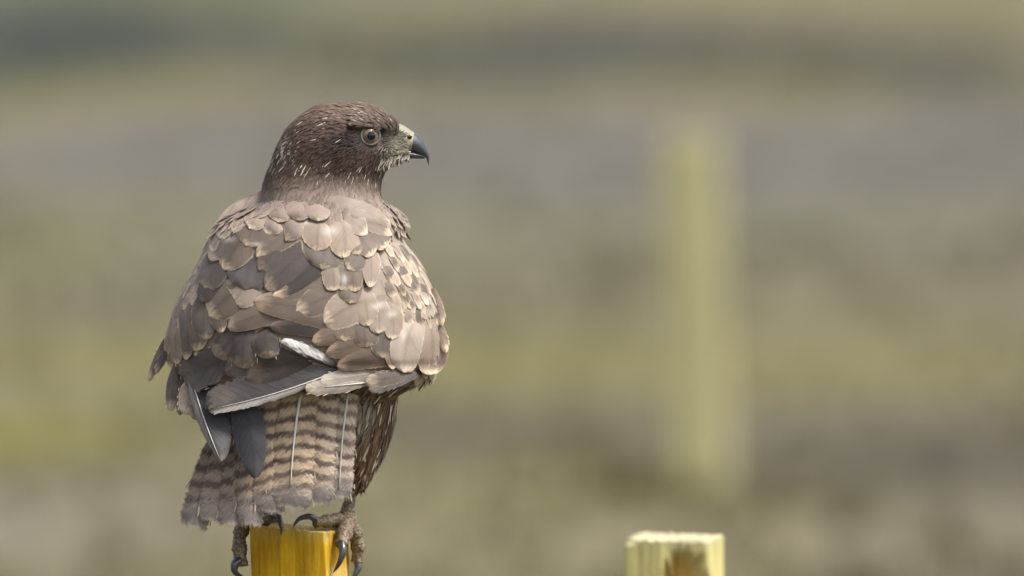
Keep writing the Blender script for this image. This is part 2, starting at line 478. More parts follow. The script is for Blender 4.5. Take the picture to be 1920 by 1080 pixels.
def surf(th, py):
    """body surface: th in 0..2pi, th=pi/2 faces the camera, th=0 the right edge"""
    th, py = np.broadcast_arrays(np.asarray(th, float), np.asarray(py, float))
    l, r, c, b_ = F_L(py), F_R(py), F_C(py), F_B(py)
    ct, st = np.cos(th), np.sin(th)
    ex = 2 / NEXP
    px = (l + r) / 2 + (r - l) / 2 * np.sign(ct) * np.abs(ct) ** ex
    rel = np.sign(st) * np.abs(st) ** ex
    d = c - (b_ + np.where(py < 340, bumps(px, py), 0)) * 1.0 * rel
    return np.stack([px, py * 1.0, d], -1)

def depth(px, py):
    """depth of the camera-facing side at a photo position"""
    px, py = np.broadcast_arrays(np.asarray(px, float), np.asarray(py, float))
    l, r, c, b_ = F_L(py), F_R(py), F_C(py), F_B(py)
    e = np.clip((px - (l + r) / 2) / ((r - l) / 2), -0.985, 0.985)
    return c - b_ * (1 - np.abs(e) ** NEXP) ** (1 / NEXP)

def wing_depth(px, py):
    """surface the wing feathers lie on; below the wing edge it runs on down over the tail"""
    pc = np.minimum(py, 684)
    dd = depth(px, pc)
    t = smooth(684, 830, py) * smooth(300, 400, px)
    return dd * (1 - t) + (-172.0) * t

def normal(th, py):
    a = surf(th + 0.01, py) - surf(th - 0.01, py)
    c = surf(th, py + 1.0) - surf(th, py - 1.0)
    n = np.cross(a, c)
    n /= np.linalg.norm(n, axis=-1, keepdims=True) + 1e-9
    p = surf(th, py)
    ctr = np.stack([(F_L(py) + F_R(py)) / 2, py * 1.0, F_C(py)], -1)
    s_ = np.sign(np.sum((p - ctr) * n, -1, keepdims=True))
    return n * np.where(s_ == 0, 1, s_)

# plumage colours over the body
def blend(c, c2, t):
    t = np.asarray(t)[..., None]
    return c * (1 - t) + lin(c2) * t
def body_col(px, py):
    px, py = np.broadcast_arrays(np.asarray(px, float), np.asarray(py, float))
    c = np.ones(px.shape + (3,)) * lin((152, 134, 120))
    c = blend(c, (158, 144, 130), smooth(560, 760, px) * (py > 380))
    c = blend(c, (128, 113, 102), smooth(432, 396, py))
    c = blend(c, (80, 64, 54), smooth(368, 314, py + 0.02 * (px - 600)) * 1.0)
    c = blend(c, (100, 82, 70), smooth(236, 212, py))
    c = blend(c, (36, 27, 25), 0.97 * np.exp(-(np.hypot((px - 668) / 44, (py - 264) / 22) ** 2)))
    c = blend(c, (70, 55, 48), 0.5 * np.exp(-(np.hypot((px - 580) / 50, (py - 300) / 24) ** 2)))
    c = blend(c, (40, 34, 33), 0.95 * np.exp(-(np.hypot((px - 722) / 16, (py - 247) / 9) ** 2)))
    c = blend(c, (60, 46, 42), 0.8 * np.exp(-(np.hypot((px - 700) / 22, (py - 318) / 26) ** 2)))
    c = blend(c, (164, 160, 146), 0.95 * np.exp(-(np.hypot((px - 737) / 17, (py - 271) / 14) ** 2)))
    c = blend(c, (176, 168, 152), 0.9 * np.exp(-(np.hypot((px - 742) / 13, (py - 302) / 11) ** 2)))
    c = blend(c, (104, 82, 64), smooth(715, 745, py))
    return c

buz = bpy.data.objects.new('buzzard', None)
COL.objects.link(buz)
buz.location = W((560, 992, 35))
tag(buz, 'brown mottled buzzard with barred tail perched on a post, head turned in profile', 'bird')

def part(name, verts_px, faces, mat, parent=None, cols=None, uvs=None, smooth_=True, alpha=None):
    """a part of the bird given in photo pixels; parented so that it keeps its place"""
    v = W(verts_px) - np.array(buz.location)
    return mesh_obj(name, v, faces, mat, parent or buz, cols, uvs, smooth_, alpha)

ys = np.concatenate([[193.5, 194.5, 196, 198], np.arange(201, 912, 3.0), [912]])
ths = np.linspace(0, 2 * np.pi, 128, endpoint=False)
bv = surf(ths[None, :], ys[:, None])
bf = grid_faces(len(ys), len(ths), wrap=True)
bf.append(tuple(range(len(ths)))); bf.append(tuple(range((len(ys) - 1) * len(ths), len(ys) * len(ths))))
bc = body_col(bv[..., 0], bv[..., 1]) * 0.8
part('body', bv.reshape(-1, 3), bf, M_PLUME, cols=bc.reshape(-1, 3))

# ------------------------------------------------------------------ large feathers, one object each
STY = {  # centre, edge
    'tan': ((98, 88, 81), (192, 175, 154)), 'light': ((134, 121, 110), (208, 192, 172)), 'mid': ((90, 81, 76), (166, 150, 133)),
    'dark': ((76, 69, 68), (140, 126, 114)), 'darker': ((62, 55, 53), (104, 92, 84)), 'slate': ((76, 73, 74), (104, 96, 92)),
    'brown': ((98, 86, 77), (150, 133, 117)), 'blue': ((50, 50, 55), (72, 70, 74)), 'white': ((222, 220, 214), (232, 230, 224)),
    'grey': ((150, 140, 132), (190, 178, 166)), 'soft': ((160, 145, 130), (192, 177, 159)), 'fluff': ((196, 184, 170), (216, 206, 192))}

def vane(base, tip, w, style, bend=0.0, wl=1.0, wr=1.0, nv=18, nu=11, tipn=2.2, base_w=0.42, ragged=0.014, seed=0, edge=(0.62, 1.0), max_at=0.55):
    """outline and colours of one feather in the picture plane: (nv,nu,2), colours, uv"""
    b_, t_ = np.array(base, float), np.array(tip, float)
    ax = t_ - b_; L = np.hypot(*ax); ax /= L
    pr = np.array([-ax[1], ax[0]])
    v = np.linspace(0, 1, nv) ** 0.85
    u = np.linspace(-1, 1, nu)
    ctr = b_ + np.outer(v * L, ax) + np.outer(np.sin(v * np.pi) * bend * L, pr)
    prof = base_w + (1 - base_w) * smooth(0, max_at * 0.85, v)
    q = np.clip((v - max_at) / (1 - max_at), 0, 1)
    prof = prof * np.maximum(1 - q ** tipn, 0) ** (1 / max(1.4, tipn * 0.9))
    r = np.random.default_rng(int(seed) + 13)
    jl = 1 + ragged * (r.standard_normal(nv)); jr = 1 + ragged * (r.standard_normal(nv))
    uu = np.where(u[None, :] < 0, u[None, :] * wl * jl[:, None], u[None, :] * wr * jr[:, None])
    hw = w / 2
    # the barbs sweep towards the tip: outer vertices shift along the axis
    xy = ctr[:, None, :] + (uu * prof[:, None] * hw)[..., None] * pr + ((np.abs(u)[None, :] * prof[:, None] * (0.10 + 0.15 * (1 - v[:, None])) * hw)[..., None]) * ax
    jag = ragged * 0.9 * w * r.standard_normal(nu) * 0.5
    xy = xy + ((smooth(0.75, 1, v)[:, None]) * jag[None, :])[..., None] * ax
    ce, ed = lin(STY[style][0]), lin(STY[style][1])
    m = np.maximum(0.88 * np.abs(u)[None, :] ** 2.6 * np.ones((nv, 1)), smooth(edge[0] - 0.25, 1.0, v)[:, None] ** 1.2)
    k = smooth(edge[0] - 0.12, edge[1], m + 0.10 * r.standard_normal((nv, nu)) * 0.5)
    jit = r.uniform(0.92, 1.08)
    rim = np.maximum(smooth(0.86, 1.0, np.abs(u))[None, :] * np.ones((nv, 1)), smooth(0.95, 1.0, v)[:, None] * np.ones((1, nu)))
    warm = r.uniform(-0.03, 0.03)
    col = (ce * (1 - k[..., None]) + ed * k[..., None]) * jit * np.array([1.03 + warm, 1, 0.94 - warm]) * (1 + 0.13 * rim)[..., None]
    col = col * (0.82 + 0.18 * smooth(0.0, 0.5, v))[:, None, None] ** 0.5
    # dark thin shaft line
    sh = np.exp(-(np.abs(u) / 0.10) ** 2)[None, :, None] * 0.22
    col = col * (1 - sh)
    uv = np.stack([uu * hw * np.ones((nv, 1)), (v * L)[:, None] * np.ones((1, nu))], -1) * 0.1
    return xy, col, uv, v, u

MARKS = [(622, 434, 15, 8), (578, 416, 8, 4), (648, 523, 6, 9), (706, 575, 10, 6), (735, 590, 11, 6), (797, 563, 6, 8), (483, 459, 12, 4), (430, 449, 11, 5), (433, 528, 7, 4), (757, 628, 4, 10)]
def marks(px, py, col):
    for x, y, a, b_ in MARKS:
        t = 0.38 * np.exp(-(((px - x) / a) ** 2 + ((py - y) / b_) ** 2))[..., None]
        col = col * (1 - t) + lin((224, 216, 205)) * t
    return col
FN = [0]
LAST = []
def feather(name, base, tip, w, style, extra=0.0, lift=6.0, camber=0.09, dfun=wing_depth, d0=None, d1=None, shaft=None, colfun=None, auto=True, parent=None, tuck=0.35, **kw):
    FN[0] += 1
    xy, col, uv, v, u = vane(base, tip, w, style, seed=FN[0] * 7, **kw)
    px, py = xy[..., 0], xy[..., 1]
    off = 3.0 + ((720 - tip[1]) * 0.022 if auto else 0) + extra
    if d0 is not None:
        d = d0 + (d1 - d0) * v[:, None] + np.zeros_like(px)
    else:
        d = dfun(px, py) - off * (0.1 + 0.9 * smooth(0.0, tuck, v)[:, None]) + 5.0 * (1 - smooth(0.0, tuck * 0.6, v)[:, None])
    r = np.random.default_rng(FN[0])
    ph, am = r.uniform(0, 6.3), r.uniform(0.4, 1.0)
    d = d - lift * v[:, None] ** 1.6 + camber * w * (u[None, :] ** 2) * (0.6 + 0.4 * v[:, None])
    d = d + am * 0.018 * w * np.sin(3.0 * v[:, None] * 2 + 2.5 * u[None, :] + ph)
    d = d + 0.05 * w * smooth(0.8, 1.0, v)[:, None] ** 2          # the very tip bows in
    if colfun is not None:
        col = colfun(px, py, u[None, :] + 0 * px, v[:, None] + 0 * px, col, r)
    if name == 'back_feather':
        col = marks(px, py, col)
    P = np.stack([px, py, d], -1)
    nv, nu = px.shape
    LAST.append((name, P, col))
    e0 = 0.78 if name == 'tail_feather' else 0.9
    al = 1 - np.maximum(smooth(e0, 1.0, np.abs(u))[None, :] * np.ones((nv, 1)), smooth(0.93 if e0 < 0.8 else 0.97, 1.0, v)[:, None] * np.ones((1, nu)))
    o = part(name, P.reshape(-1, 3), grid_faces(nv, nu), M_FLIGHT if name != 'back_feather' else M_FEATHER, parent, col.reshape(-1, 3), uv.reshape(-1, 2), alpha=al.ravel())
    if shaft:
        s0, s1, rad, rgbmat = shaft
        j = nu // 2
        pts = []
        for t in np.linspace(s0, s1, 12):
            i = np.interp(t, v, np.arange(nv)); i0 = int(min(nv - 2, i)); fr = i - i0
            p = P[i0, j] * (1 - fr) + P[i0 + 1, j] * fr
            pts.append(p + np.array([0, 0, -rad * 0.5]))
        rr = np.linspace(rad, rad * 0.25, 12)
        tv, tf = tube(pts, rr, 6)
        so = part('shaft', tv, tf, rgbmat)
        so.parent = o
    return o

def tube(pts, radii, n=10, cap=True, ring=None, up=(0, 0, 1)):
    """tube through points (any 3-space)"""
    pts = np.asarray(pts, float); radii = np.asarray(radii, float)
    m = len(pts)
    tg = np.gradient(pts, axis=0); tg /= np.linalg.norm(tg, axis=1, keepdims=True) + 1e-9
    nrm = np.cross(tg[0], up)
    if np.linalg.norm(nrm) < 1e-3:
        nrm = np.cross(tg[0], (1, 0, 0))
    vs_ = []
    for i in range(m):
        nrm = nrm - tg[i] * np.dot(nrm, tg[i]); nrm /= np.linalg.norm(nrm) + 1e-9
        bn = np.cross(tg[i], nrm)
        for k in range(n):
            a = 2 * math.pi * k / n
            rr = radii[i] * (ring(i / (m - 1), a) if ring else 1)
            vs_.append(pts[i] + rr * (math.cos(a) * nrm + math.sin(a) * bn))
    f = grid_faces(m, n, wrap=True)
    if cap:
        f.append(tuple(range(n - 1, -1, -1))); f.append(tuple((m - 1) * n + k for k in range(n)))
    return np.array(vs_), f

def spline(pts, n):
    pts = np.asarray(pts, float)
    t = np.concatenate([[0], np.cumsum(np.linalg.norm(np.diff(pts[:, :3], axis=0), axis=1))])
    q = np.linspace(0, t[-1], n)
    return np.stack([pchip(t, pts[:, k])(q) for k in range(pts.shape[1])], -1)

# --- back and shoulder feathers, read off the photograph one by one: base, tip, width, look, extra height
BACK = [
    # left shoulder, row by row from the neck
    ((495, 394), (470, 431), 52, 'light', 30), ((530, 388), (523, 418), 46, 'tan', 30.5), ((565, 388), (560, 415), 44, 'tan', 30), ((600, 390), (597, 416), 44, 'light', 30.5),
    ((462, 402), (436, 436), 40, 'light', 28), ((440, 410), (412, 448), 32, 'light', 28.5), ((488, 412), (464, 463), 60, 'tan', 27), ((522, 405), (503, 440), 52, 'tan', 28),
    ((582, 408), (536, 453), 44, 'mid', 26), ((448, 432), (394, 489), 46, 'tan', 25), ((425, 440), (396, 472), 30, 'light', 26), ((472, 440), (421, 507), 64, 'tan', 24),
    ((560, 434), (482, 483), 46, 'tan', 24.5), ((556, 450), (486, 508), 58, 'dark', 22), ((482, 476), (463, 545), 74, 'slate', 20), ((424, 486), (386, 542), 50, 'dark', 19),
    ((412, 520), (378, 566), 34, 'darker', 17), ((592, 474), (499, 543), 58, 'dark', 21), ((612, 500), (528, 549), 42, 'darker', 19.5),
    # middle of the back
    ((604, 424), (597, 472), 52, 'light', 28), ((622, 448), (606, 507), 78, 'tan', 25), ((640, 424), (648, 485), 58, 'light', 28.5), ((655, 436), (674, 479), 46, 'tan', 27),
    ((668, 442), (701, 480), 36, 'tan', 27.5), ((692, 428), (724, 467), 46, 'tan', 28), ((646, 408), (690, 441), 40, 'light', 29.5), ((664, 414), (738, 441), 30, 'light', 30),
    ((650, 400), (748, 427), 34, 'light', 31), ((690, 470), (652, 505), 48, 'tan', 24), ((620, 500), (628, 546), 38, 'light', 22), ((655, 500), (640, 545), 40, 'tan', 21),
    ((672, 492), (664, 548), 36, 'tan', 21.5), ((690, 480), (696, 540), 30, 'light', 23), ((664, 530), (656, 569), 42, 'tan', 19),
    # scapulars sweeping across to the left
    ((480, 528), (440, 568), 62, 'light', 15), ((474, 536), (392, 592), 74, 'tan', 13), ((642, 528), (512, 557), 52, 'tan', 17), ((664, 552), (556, 586), 58, 'tan', 16.5),
    ((622, 606), (476, 566), 56, 'brown', 16), ((692, 570), (608, 606), 60, 'light', 17.5), ((524, 592), (428, 614), 44, 'brown', 11), ((648, 634), (506, 612), 38, 'darker', 10),
    # right wing coverts in the lower rows
    ((650, 592), (648, 640), 52, 'tan', 13), ((690, 600), (688, 652), 52, 'tan', 12.5), ((728, 616), (720, 672), 46, 'tan', 12), ((680, 560), (692, 612), 38, 'light', 16),
    ((706, 578), (712, 626), 38, 'light', 15.5), ((732, 586), (738, 637), 32, 'light', 15), ((742, 646), (737, 693), 24, 'light', 13),
    ((780, 600), (758, 699), 56, 'grey', 17), ((806, 612), (806, 704), 50, 'light', 14),
    ((724, 652), (612, 663), 42, 'brown', 9.5), ((748, 672), (632, 686), 44, 'brown', 9), ((694, 624), (586, 640), 42, 'brown', 10),
    # left wing coverts
    ((392, 572), (386, 638), 42, 'mid', 12), ((364, 586), (371, 659), 40, 'tan', 11), ((398, 580), (420, 624), 30, 'tan', 12.5), ((346, 604), (351, 676), 28, 'tan', 10),
    ((336, 630), (334, 684), 26, 'light', 9), ((326, 630), (322, 693), 20, 'light', 9.5), ((380, 600), (352, 668), 30, 'brown', 8.5)]
def into_neck(px, py, u, v, col, r):
    t = (1 - smooth(0.5, 0.92, v))[..., None]
    return col * (1 - t) + body_col(px, py) * t
for (b_, t_, w, st, ex) in BACK:
    L = math.hypot(t_[0] - b_[0], t_[1] - b_[1])
    bend = 0.06 * (1 if t_[0] < b_[0] else -1)
    row1 = b_[1] < 412
    ext = 0.1 if st == 'grey' or b_ == (806, 612) else 0.9 if row1 else 0.55
    tb = (b_[0] - ext * (t_[0] - b_[0]), b_[1] - ext * (t_[1] - b_[1]))
    feather('back_feather', tb, t_, w * (1.12 if L > 95 else 1.22), st, extra=ex * 0.42 - 1.0, auto=False, lift=5.5, tuck=0.85 if row1 else 0.4, camber=0.04, bend=bend,
            tipn=1.75 if w > 36 and t_[1] < 515 else 2.2 if w > 30 else 1.8, base_w=0.75, max_at=0.5, nv=22, nu=15, edge=(0.80, 1.0), colfun=into_neck if row1 else None)

# --- long wing feathers crossing low on the back
feather('wing_feather', (620, 650), (462, 712), 70, 'darker', -1.0, ragged=0.03)
feather('wing_feather', (560, 640), (424, 700), 64, 'slate', -1.5, ragged=0.05)
feather('wing_feather', (470, 610), (404, 668), 56, 'dark', 0.0)
feather('wing_feather', (470, 602), (457, 692), 62, 'dark', 1.5, bend=0.05)
feather('wing_feather', (500, 606), (508, 673), 54, 'dark', 3.0, bend=0.05)
feather('wing_feather', (446, 655), (338, 702), 74, 'slate', 1.0, ragged=0.09, bend=-0.08, tipn=3.0)
def white_web(px, py, u, v, col, r):
    k = smooth(-0.25, 0.15, u + 0.3 * r.standard_normal(u.shape)) * smooth(0.10, 0.45, v) * smooth(1.0, 0.9, v)
    return col * (1 - k[..., None]) + lin((206, 203, 198)) * k[..., None]
feather('wing_feather', (648, 694), (526, 641), 38, 'darker', 0, colfun=white_web, tipn=3.0, wl=0.5, wr=0.9)
def long_quill(px, py, u, v, col, r):
    k = smooth(0.05, 0.25, -u)[..., None]
    return col * (1 - k) + lin((158, 152, 146)) * k
feather('wing_feather', (650, 690), (392, 768), 96, 'slate', 2.0, wl=0.28, wr=1.0, ragged=0.06, tipn=3.5, nv=30, lift=2.0, camber=0.03,
        colfun=long_quill, shaft=(0.02, 0.92, 1.5, M_SHAFT), bend=-0.025)
feather('wing_feather', (700, 716), (573, 729), 30, 'grey', 1.0, shaft=(0.1, 0.7, 1.3, M_SHAFT), tipn=3.0)
feather('wing_feather', (712, 700), (602, 716), 34, 'grey', -0.5, tipn=3.0)
feather('wing_feather', (788, 698), (686, 716), 30, 'mid', 3.0, tipn=3.2)
feather('wing_feather', (792, 700), (692, 731), 24, 'slate', 1.0, tipn=3.2)
# right wing's outer edge and the left wing's loose tips, standing clear of the body
feather('wing_feather', (818, 592), (837, 663), 22, 'light', d0=-40, d1=-40, tipn=1.8)
feather('wing_feather', (812, 540), (829, 612), 24, 'light', d0=-40, d1=-40, tipn=1.8)
feather('wing_feather', (318, 622), (279, 716), 19, 'mid', d0=-30, d1=-36, tipn=1.9)
feather('wing_feather', (320, 640), (292, 702), 17, 'dark', d0=-36, d1=-46, tipn=1.8)
feather('wing_feather', (332, 676), (321, 772), 30, 'mid', d0=-62, d1=-80, tipn=2.0)
feather('wing_feather', (350, 690), (338, 780), 22, 'dark', d0=-72, d1=-88, tipn=1.9)
feather('wing_feather', (366, 694), (354, 779), 48, 'grey', d0=-90, d1=-104, tipn=2.4)
feather('wing_feather', (386, 690), (372, 790), 44, 'brown', d0=-104, d1=-120, tipn=2.4)
# primaries lying over the tail
def prim(px, py, u, v, col, r):
    k = smooth(0.1, 0.35, u)[..., None]
    col = col * (1 - k) + lin((128, 120, 118)) * k
    t = smooth(0.9, 1.0, v)[..., None] * 0.6
    return col * (1 - t) + lin((150, 142, 134)) * t
feather('wing_feather', (350, 664), (418, 866), 112, 'blue', d0=-92, d1=-176, wl=1.0, wr=0.27, tipn=1.7, max_at=0.45, lift=2, nv=26, ragged=0.015,
        colfun=prim, shaft=(0.2, 0.97, 1.6, M_SHAFT), bend=0.025)
feather('wing_feather', (452, 722), (482, 897), 68, 'blue', d0=-140, d1=-168, tipn=1.75, max_at=0.45, lift=2, nv=26, ragged=0.02, bend=-0.02)

# --- tail
def bars(px, py, u, v, col, r):
    # brown bars across a tan web, the end of the feather greyer
    left = smooth(520, 420, px)
    per_ = 25.5 + 4 * left
    wob = 3.0 * np.sin(px * 0.045 + 1.0) + 1.5 * np.sin(px * 0.17 + py * 0.06) + 3.5 * (np.abs(u) ** 2) + r.uniform(-3.5, 3.5) - 0.0014 * (px - 555) ** 2 * (px > 440) + 1.5 * np.sin(py * 0.05 + r.uniform(0, 6))
    ph = (py + wob - 764 + 4 * left) / per_
    t = np.abs((ph + 0.5) % 1.0 - 0.5) * 2
    bar = (0.9 + 0.1 * np.sin(py * 0.11 + px * 0.05)) * smooth(0.66, 0.24, t + 0.12 * r.standard_normal(t.shape))
    tan = lin((178, 157, 131)) * (1 - left[..., None]) + lin((126, 112, 100)) * left[..., None]
    pale = smooth(590, 640, px)[..., None] * 0.6
    tan = tan * (1 - pale) + lin((200, 186, 170)) * pale
    dk = lin((78, 60, 53)) * (1 - left[..., None]) + lin((70, 58, 56)) * left[..., None]
    dk = dk * (1 - 0.5 * pale) + lin((150, 132, 122)) * 0.5 * pale
    c = tan * (1 - bar[..., None]) + dk * bar[..., None]
    e = smooth(0.70, 0.88, v + 0.04 * r.standard_normal(v.shape))[..., None]
    tipc = lin((126, 117, 112)) * (1 - smooth(0.93, 1.0, v)[..., None]) + lin((196, 182, 164)) * smooth(0.93, 1.0, v)[..., None]
    c = c * (1 - e) + tipc * e
    ed = smooth(0.82, 1.0, np.abs(u))[..., None] * 0.35
    return c * (1 - ed) + lin((190, 172, 150)) * ed

TAIL = [  # base, tip, width, depth at base and tip, shaft
    ((440, 770), (362, 993), 64, -104, -118, (0.35, 0.86, 2.1)), ((452, 765), (398, 982), 62, -112, -127, None), ((468, 760), (436, 988), 60, -118, -133, None),
    ((488, 750), (472, 990), 56, -122, -139, None), ((516, 740), (508, 966), 66, -126, -144, None), ((654, 735), (637, 938), 56, -112, -124, (0.02, 0.90, 2.5)),
    ((608, 735), (592, 950), 78, -122, -137, None), ((566, 730), (545, 956), 92, -130, -150, (0.02, 0.80, 2.9))]
for (b_, t_, w, d0, d1, sh) in TAIL:
    feather('tail_feather', b_, t_, w, 'tan', d0=d0, d1=d1, nv=64, nu=23, tipn=4.0, base_w=0.8, max_at=0.7, ragged=0.05, lift=1.0, camber=0.10, bend=0.018,
            colfun=bars, shaft=(sh[0], sh[1], sh[2], M_SHAFT) if sh else None)

# --- rows of small coverts: right wing, left wing edge
def small_feather(name, px, py, dirv, L, w, style, off=2.0, lift=3.0):
    """one covert laid on the body surface by its own tangent frame"""
    FN[0] += 1
    l, r = float(F_L(py)), float(F_R(py))
    e = np.clip((px - (l + r) / 2) / ((r - l) / 2), -0.999, 0.999)
    ct = np.sign(e) * np.abs(e) ** (NEXP / 2)
    th = math.acos(ct)
    return small_at(name, th, py, dirv, L, w, style, off, lift)
def small_at(name, th, py, dirv, L, w, style, off, lift):
    P0, n, t, bb = frame(np.array([th]), np.array([py]), np.array([dirv]))
    P0, n, t, bb = P0[0], n[0], t[0], bb[0]
    P0 = P0 - t * L * 0.35 - n * 2.0; L = L * 1.35
    xy, col, uv, v, u = vane((0, 0), (0, L), w, style, seed=FN[0] * 5, nv=10, nu=7, tipn=1.8, max_at=0.5, base_w=0.7, ragged=0.03, edge=(0.5, 1.0))
    a, q = xy[..., 1], -xy[..., 0]
    h = off * smooth(-0.05, 0.5, a / L) - 3.0 * (1 - smooth(0, 0.35, a / L)) + lift * (np.maximum(a, 0) / L) ** 1.5 - a ** 2 / 520 - q ** 2 / 260 - 0.05 * w * (np.abs(u)[None, :] ** 2)
    P = P0 + a[..., None] * t + q[..., None] * bb + h[..., None] * n
    col = marks(P[..., 0], P[..., 1], col)
    al = 1 - np.maximum(smooth(0.55, 1.0, np.abs(u))[None, :] * np.ones((len(v), 1)), smooth(0.88, 1.0, v)[:, None] * np.ones((1, len(u))))
    return part(name, P.reshape(-1, 3), grid_faces(*a.shape), M_FEATHER, None, col.reshape(-1, 3), uv.reshape(-1, 2), alpha=al.ravel())

def frame(th, py, dirs):
    """surface point, normal, tangent along the wanted picture direction, width direction (vectorised)"""
    P0 = surf(th, py); n = normal(th, py)
    sth = surf(th + 0.01, py) - P0; sy = surf(th, py + 1.0) - P0
    sth /= np.linalg.norm(sth, axis=-1, keepdims=True) + 1e-9
    d3 = np.concatenate([dirs, np.zeros((len(dirs), 1))], 1)
    # far side of the bird: same flow
    t = d3 - n * np.sum(d3 * n, -1, keepdims=True)
    ln = np.linalg.norm(t, axis=-1, keepdims=True)
    fall = sy / (np.linalg.norm(sy, axis=-1, keepdims=True) + 1e-9)
    t = np.where(ln > 0.25, t / (ln + 1e-9), fall)
    bb = np.cross(n, t)
    return P0, n, t, bb

rs = random.Random(5)
for j, (yy, xa, xb, nn) in enumerate([(374, 508, 716, 10), (388, 500, 722, 11), (401, 474, 738, 13), (414, 446, 742, 13)]):   # where the neck runs out into the back
    for i in range(nn):
        x = xa + (xb - xa) * (i + 0.25 + 0.5 * (j % 2) + rs.uniform(-.2, .2)) / nn
        small_feather('nape_feather', x, yy + rs.uniform(-4, 4), ((x - 600) / 420, 0.95), rs.uniform(28, 38), rs.uniform(22, 30) * (0.75 + 0.08 * j),
                      rs.choice(['tan', 'tan', 'mid']), off=4.5 + (414 - yy) * 0.02, lift=1.5)
for j, yy in enumerate(np.arange(462, 690, 17.0)):            # right wing, from the shoulder down
    x1 = float(F_R(yy)) - 2
    x0 = 716 + 0.10 * (yy - 460)
    nrow = max(3, int((x1 - x0) / 17))
    for i in range(nrow):
        x = x0 + (x1 - x0) * (i + 0.25 + 0.5 * (j % 2) + rs.uniform(-.15, .15)) / nrow
        if 735 < x < 812 and yy > 588:
            continue
        small_feather('covert_feather', min(x, x1), yy + rs.uniform(-4, 4), (0.34 + 0.24 * (rs.random() - 0.5), 0.92), rs.uniform(30, 50), rs.uniform(17, 28),
                      rs.choice(['soft', 'soft', 'light', 'tan']), off=4.0 + (690 - yy) * 0.01, lift=1.8)
for j, yy in enumerate(np.arange(452, 668, 16.0)):            # left wing edge
    x0 = float(F_L(yy)) + 2
    x1 = x0 + 46 + 0.06 * (yy - 440)
    for i in range(4):
        x = x0 + (x1 - x0) * (i + 0.25 + 0.5 * (j % 2) + rs.uniform(-.15, .15)) / 4
        small_feather('covert_feather', x, yy + rs.uniform(-4, 4), (-0.28 + 0.2 * rs.random() + (yy - 440) / 900, 0.95), rs.uniform(34, 54), rs.uniform(14, 23),
                      rs.choice(['soft', 'light', 'grey']), off=3.5 + (690 - yy) * 0.01, lift=1.8)

# ------------------------------------------------------------------ fine plumage (too small to pick apart)
def strips(name, P0, n, t, bb, L, w, off, lift, cols, curl=700.0, nseg=4, pale_tip=0.0, jit=None):
    """many little lance-shaped feathers as one mesh; arrays over feathers"""
    m = len(P0)
    prof = np.array([0.5, 1.0, 0.8, 0.05]) if nseg == 4 else np.interp(np.linspace(0, 1, nseg), [0, .3, .75, 1], [.5, 1, .9, .12])
    vv = np.linspace(0, 1, nseg)
    A = vv[None, :] * L[:, None]
    H = off[:, None] + lift[:, None] * vv[None, :] ** 1.3 - A ** 2 / curl
    C = P0[:, None, :] + A[..., None] * t[:, None, :] + H[..., None] * n[:, None, :]
    HW = (prof[None, :] * w[:, None] / 2)[..., None] * bb[:, None, :]
    drop = 0.25 * (prof[None, :] * w[:, None] / 2)[..., None] * n[:, None, :]
    V = np.stack([C - HW - drop, C, C + HW - drop], 2)          # m,nseg,3,3
    V = V.reshape(-1, 3)
    f0 = []
    for i in range(nseg - 1):
        for j in range(2):
            f0.append((i * 3 + j, i * 3 + j + 1, (i + 1) * 3 + j + 1, (i + 1) * 3 + j))
    f0 = np.array(f0)
    F = (f0[None] + (np.arange(m) * nseg * 3)[:, None, None]).reshape(-1, 4)
    ramp = np.linspace(0.85, 1.08 + pale_tip, nseg)
    Cc = (cols[:, None, None, :] * ramp[None, :, None, None] * np.array([1.06, 0.86, 1.06])[None, None, :, None]).reshape(-1, 3)
    o = part(name, V, F.tolist(), M_PLUME, None, np.clip(Cc, 0, 0.95))
    o['kind'] = 'stuff'
    return o

FLOW = np.array([  # px, py, direction
    (750, 236, -.75, -.65), (725, 215, -.9, -.35), (690, 204, -1, -.15), (640, 198, -1, 0), (590, 208, -.9, .35), (555, 232, -.75, .65), (525, 275, -.5, .87),
    (505, 325, -.3, .95), (487, 375, -.2, .98), (690, 228, -1, -.1), (640, 225, -1, .05), (600, 240, -.95, .3), (665, 255, -1, .1), (620, 270, -.9, .4), (570, 280, -.75, .65),
    (660, 290, -.85, .5), (620, 310, -.7, .7), (570, 330, -.55, .83), (700, 285, -.7, .7), (740, 270, -.6, .3), (745, 295, .1, 1), (725, 305, -.15, 1), (700, 320, -.2, .97),
    (715, 350, .1, 1), (660, 345, -.2, .97), (610, 360, -.2, .98), (550, 370, -.3, .95), (690, 390, .2, .97), (620, 400, 0, 1), (520, 395, -.45, .9), (735, 400, .5, .8),
    (560, 560, -.1, 1), (350, 560, -.2, 1), (800, 560, .3, 1), (700, 800, -.1, 1), (560, 800, 0, 1), (420, 430, -.5, .85)], float)
def flow(px, py):
    d2 = (px[:, None] - FLOW[None, :, 0]) ** 2 + (py[:, None] - FLOW[None, :, 1]) ** 2 + 60
    w_ = 1 / d2 ** 1.5
    d = (w_[..., None] * FLOW[None, :, 2:]).sum(1)
    return d / (np.linalg.norm(d, axis=1, keepdims=True) + 1e-9)

def scatter(n, y0, y1, th0=0.0, th1=2 * np.pi, r=rng):
    py = r.uniform(y0, y1, n * 3); th = r.uniform(th0, th1, n * 3)
    # keep by local width so that the narrow crown is not overfull
    wloc = (F_R(py) - F_L(py))
    keep = r.random(n * 3) < wloc / wloc.max()
    return th[keep][:n], py[keep][:n]

